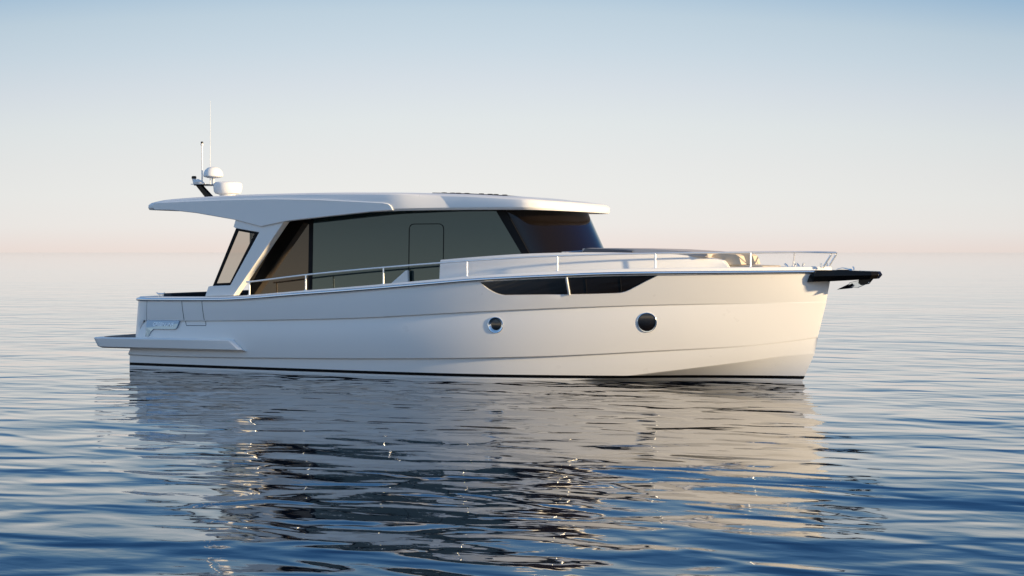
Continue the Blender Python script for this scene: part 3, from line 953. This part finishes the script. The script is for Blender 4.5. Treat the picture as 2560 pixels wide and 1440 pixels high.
m = MB()
m.prism([(13.80, -0.13, 1.985), (14.05, -0.13, 1.985), (14.02, -0.13, 2.012), (13.92, -0.13, 2.035), (13.82, -0.13, 2.018)], [(13.80, 0.13, 1.985), (14.05, 0.13, 1.985), (14.02, 0.13, 2.012), (13.92, 0.13, 2.035), (13.82, 0.13, 2.018)])
wl = m.build("windlass", M['chrome'], yacht, smooth=0, bevel=0.012)
m = MB().tube([(14.10, -0.05, 1.97), (14.10, -0.05, 2.03), (14.08, -0.05, 2.05)], 0.012, 8)
m.box(14.08, 14.20, -0.07, 0.07, 1.965, 1.99)
m.build("chain_stopper", M['chrome'], wl, smooth=40)
def cleat(x, y, z, lean=0.0, h=0.085):
    m = MB()
    for dx in (-0.045, 0.045):
        m.tube([(x + dx, y, z), (x + dx * 1.1, y, z + h * 0.6)], 0.013, 8)
    m.tube([(x - 0.10, y, z + h), (x - 0.06, y, z + h * 0.72), (x + 0.06, y, z + h * 0.72), (x + 0.10, y, z + h)], [0.009, 0.016, 0.016, 0.009], 8)
    return m.build("cleat", M['chrome'], yacht, smooth=50)
cleat(0.72, -2.0, 1.415); cleat(0.72, 2.0, 1.415)
for sgn in (-1, 1):
    for pts in ([(13.02, 0.42, 2.02), (12.99, 0.42, 2.075), (12.955, 0.42, 2.10)], [(13.10, 0.3, 2.02), (13.125, 0.3, 2.11)], [(13.565, 0.22, 2.03), (13.555, 0.22, 2.112)]):
        m = MB().tube([(x, sgn * y, z) for x, y, z in pts], 0.018, 10)
        m.lathe([(0.0, 0.008), (0.03, 0.008), (0.034, 0.0)], (pts[0][0], sgn * pts[0][1], pts[0][2] + 0.01), (0, 0, 1), 14)
        m.build("mooring_post", M['chrome'], yacht, smooth=50)

# ---- cockpit bench --------------------------------------------------
m = MB().box(0.50, 0.70, -1.62, 1.62, 0.95, 1.478)
ab = m.build("aft_bench", M['navy_fabric'], yacht, smooth=30, bevel=0.03, seg=3)
m = MB().box(0.70, 1.20, -1.62, 1.62, 1.08, 1.22)
m.build("seat_cushion", M['navy_fabric'], ab, smooth=30, bevel=0.04, seg=3)

# ---- roof fittings --------------------------------------------------
zr = 3.40
m = MB().lathe([(0.0, 0.30), (0.20, 0.298), (0.27, 0.285), (0.295, 0.26), (0.30, 0.20), (0.290, 0.10), (0.262, 0.055), (0.20, 0.035), (0.17, 0.03), (0.17, -0.03), (0.0, -0.03)], (0.953, 0, zr + 0.085), (0, 0, 1), 56)
rd = m.build("radar_dome", M['plastic'], yacht, smooth=35)
m = MB().lathe([(0.22, 0.0), (0.22, 0.018), (0.14, 0.03), (0.14, 0.06), (0.0, 0.06)], (0.953, 0, zr + 0.005), (0, 0, 1), 32)
m.build("radar_base", M['plastic'], rd, smooth=35)
# slanted mast foot
m = MB()
a = [(0.17, 3.722), (0.31, 3.722), (0.64, 3.42), (0.45, 3.42)]
m.prism([(x, -0.05, z) for x, z in a], [(x, 0.05, z) for x, z in a])
m.prism([(x, -0.10, z) for x, z in [(0.16, 3.715), (0.56, 3.715), (0.52, 3.742), (0.16, 3.742)]], [(x, 0.30, z) for x, z in [(0.16, 3.715), (0.56, 3.715), (0.52, 3.742), (0.16, 3.742)]])
mast = m.build("mast_bracket", M['black'], yacht, smooth=0, bevel=0.012)
sat = MB().lathe([(0.0, 0.235), (0.06, 0.230), (0.12, 0.210), (0.17, 0.165), (0.198, 0.110), (0.206, 0.06), (0.206, 0.035), (0.190, 0.018), (0.12, 0.0), (0.04, -0.006), (0.030, -0.02), (0.030, -0.14), (0.0, -0.14)], (0.588, 0.0, 3.873), (0, 0, 1), 48)
sat.build("satellite_dome", M['plastic'], yacht, smooth=40)
m = MB().tube([(0.44, 0.1, 3.735), (0.44, 0.1, 4.0), (0.447, 0.1, 5.51)], [0.008, 0.006, 0.0025], 8)
m.build("whip_antenna", M['plastic'], yacht, smooth=50)
m = MB().tube([(0.272, 0.05, 3.735), (0.268, 0.05, 4.58)], 0.015, 10)
m.lathe([(0.0, 0.045), (0.026, 0.045), (0.030, 0.02), (0.022, 0.0), (0.0, 0.0)], (0.268, 0.05, 4.565), (0, 0, 1), 16)
lm = m.build("light_pole", M['plastic'], yacht, smooth=50)
MB().lathe([(0.0, 0.04), (0.022, 0.04), (0.027, 0.02), (0.025, 0.0), (0.0, 0.0)], (0.268, 0.05, 4.612), (0, 0, 1), 16).build("mast_light", M['black'], lm, smooth=50)
m = MB()
m.tube([(0.12, 0.0, 3.78), (0.20, 0.0, 3.80), (0.30, 0.0, 3.775), (0.36, 0.0, 3.755)], [0.055, 0.058, 0.042, 0.018], 14)
m.box(0.05, 0.36, -0.05, 0.05, 3.742, 3.756)
m.tube([(0.12, 0.0, 3.75), (0.10, 0.0, 3.865)], [0.03, 0.04], 14)
hn = m.build("horn", M['plastic'], yacht, smooth=45)
MB().lathe([(0.0, 0.06), (0.035, 0.06), (0.052, 0.045), (0.052, 0.008), (0.040, 0.0), (0.0, 0.0)], (0.10, 0.0, 3.862), (0, 0, 1), 20).build("stern_light", M['black'], hn, smooth=40)
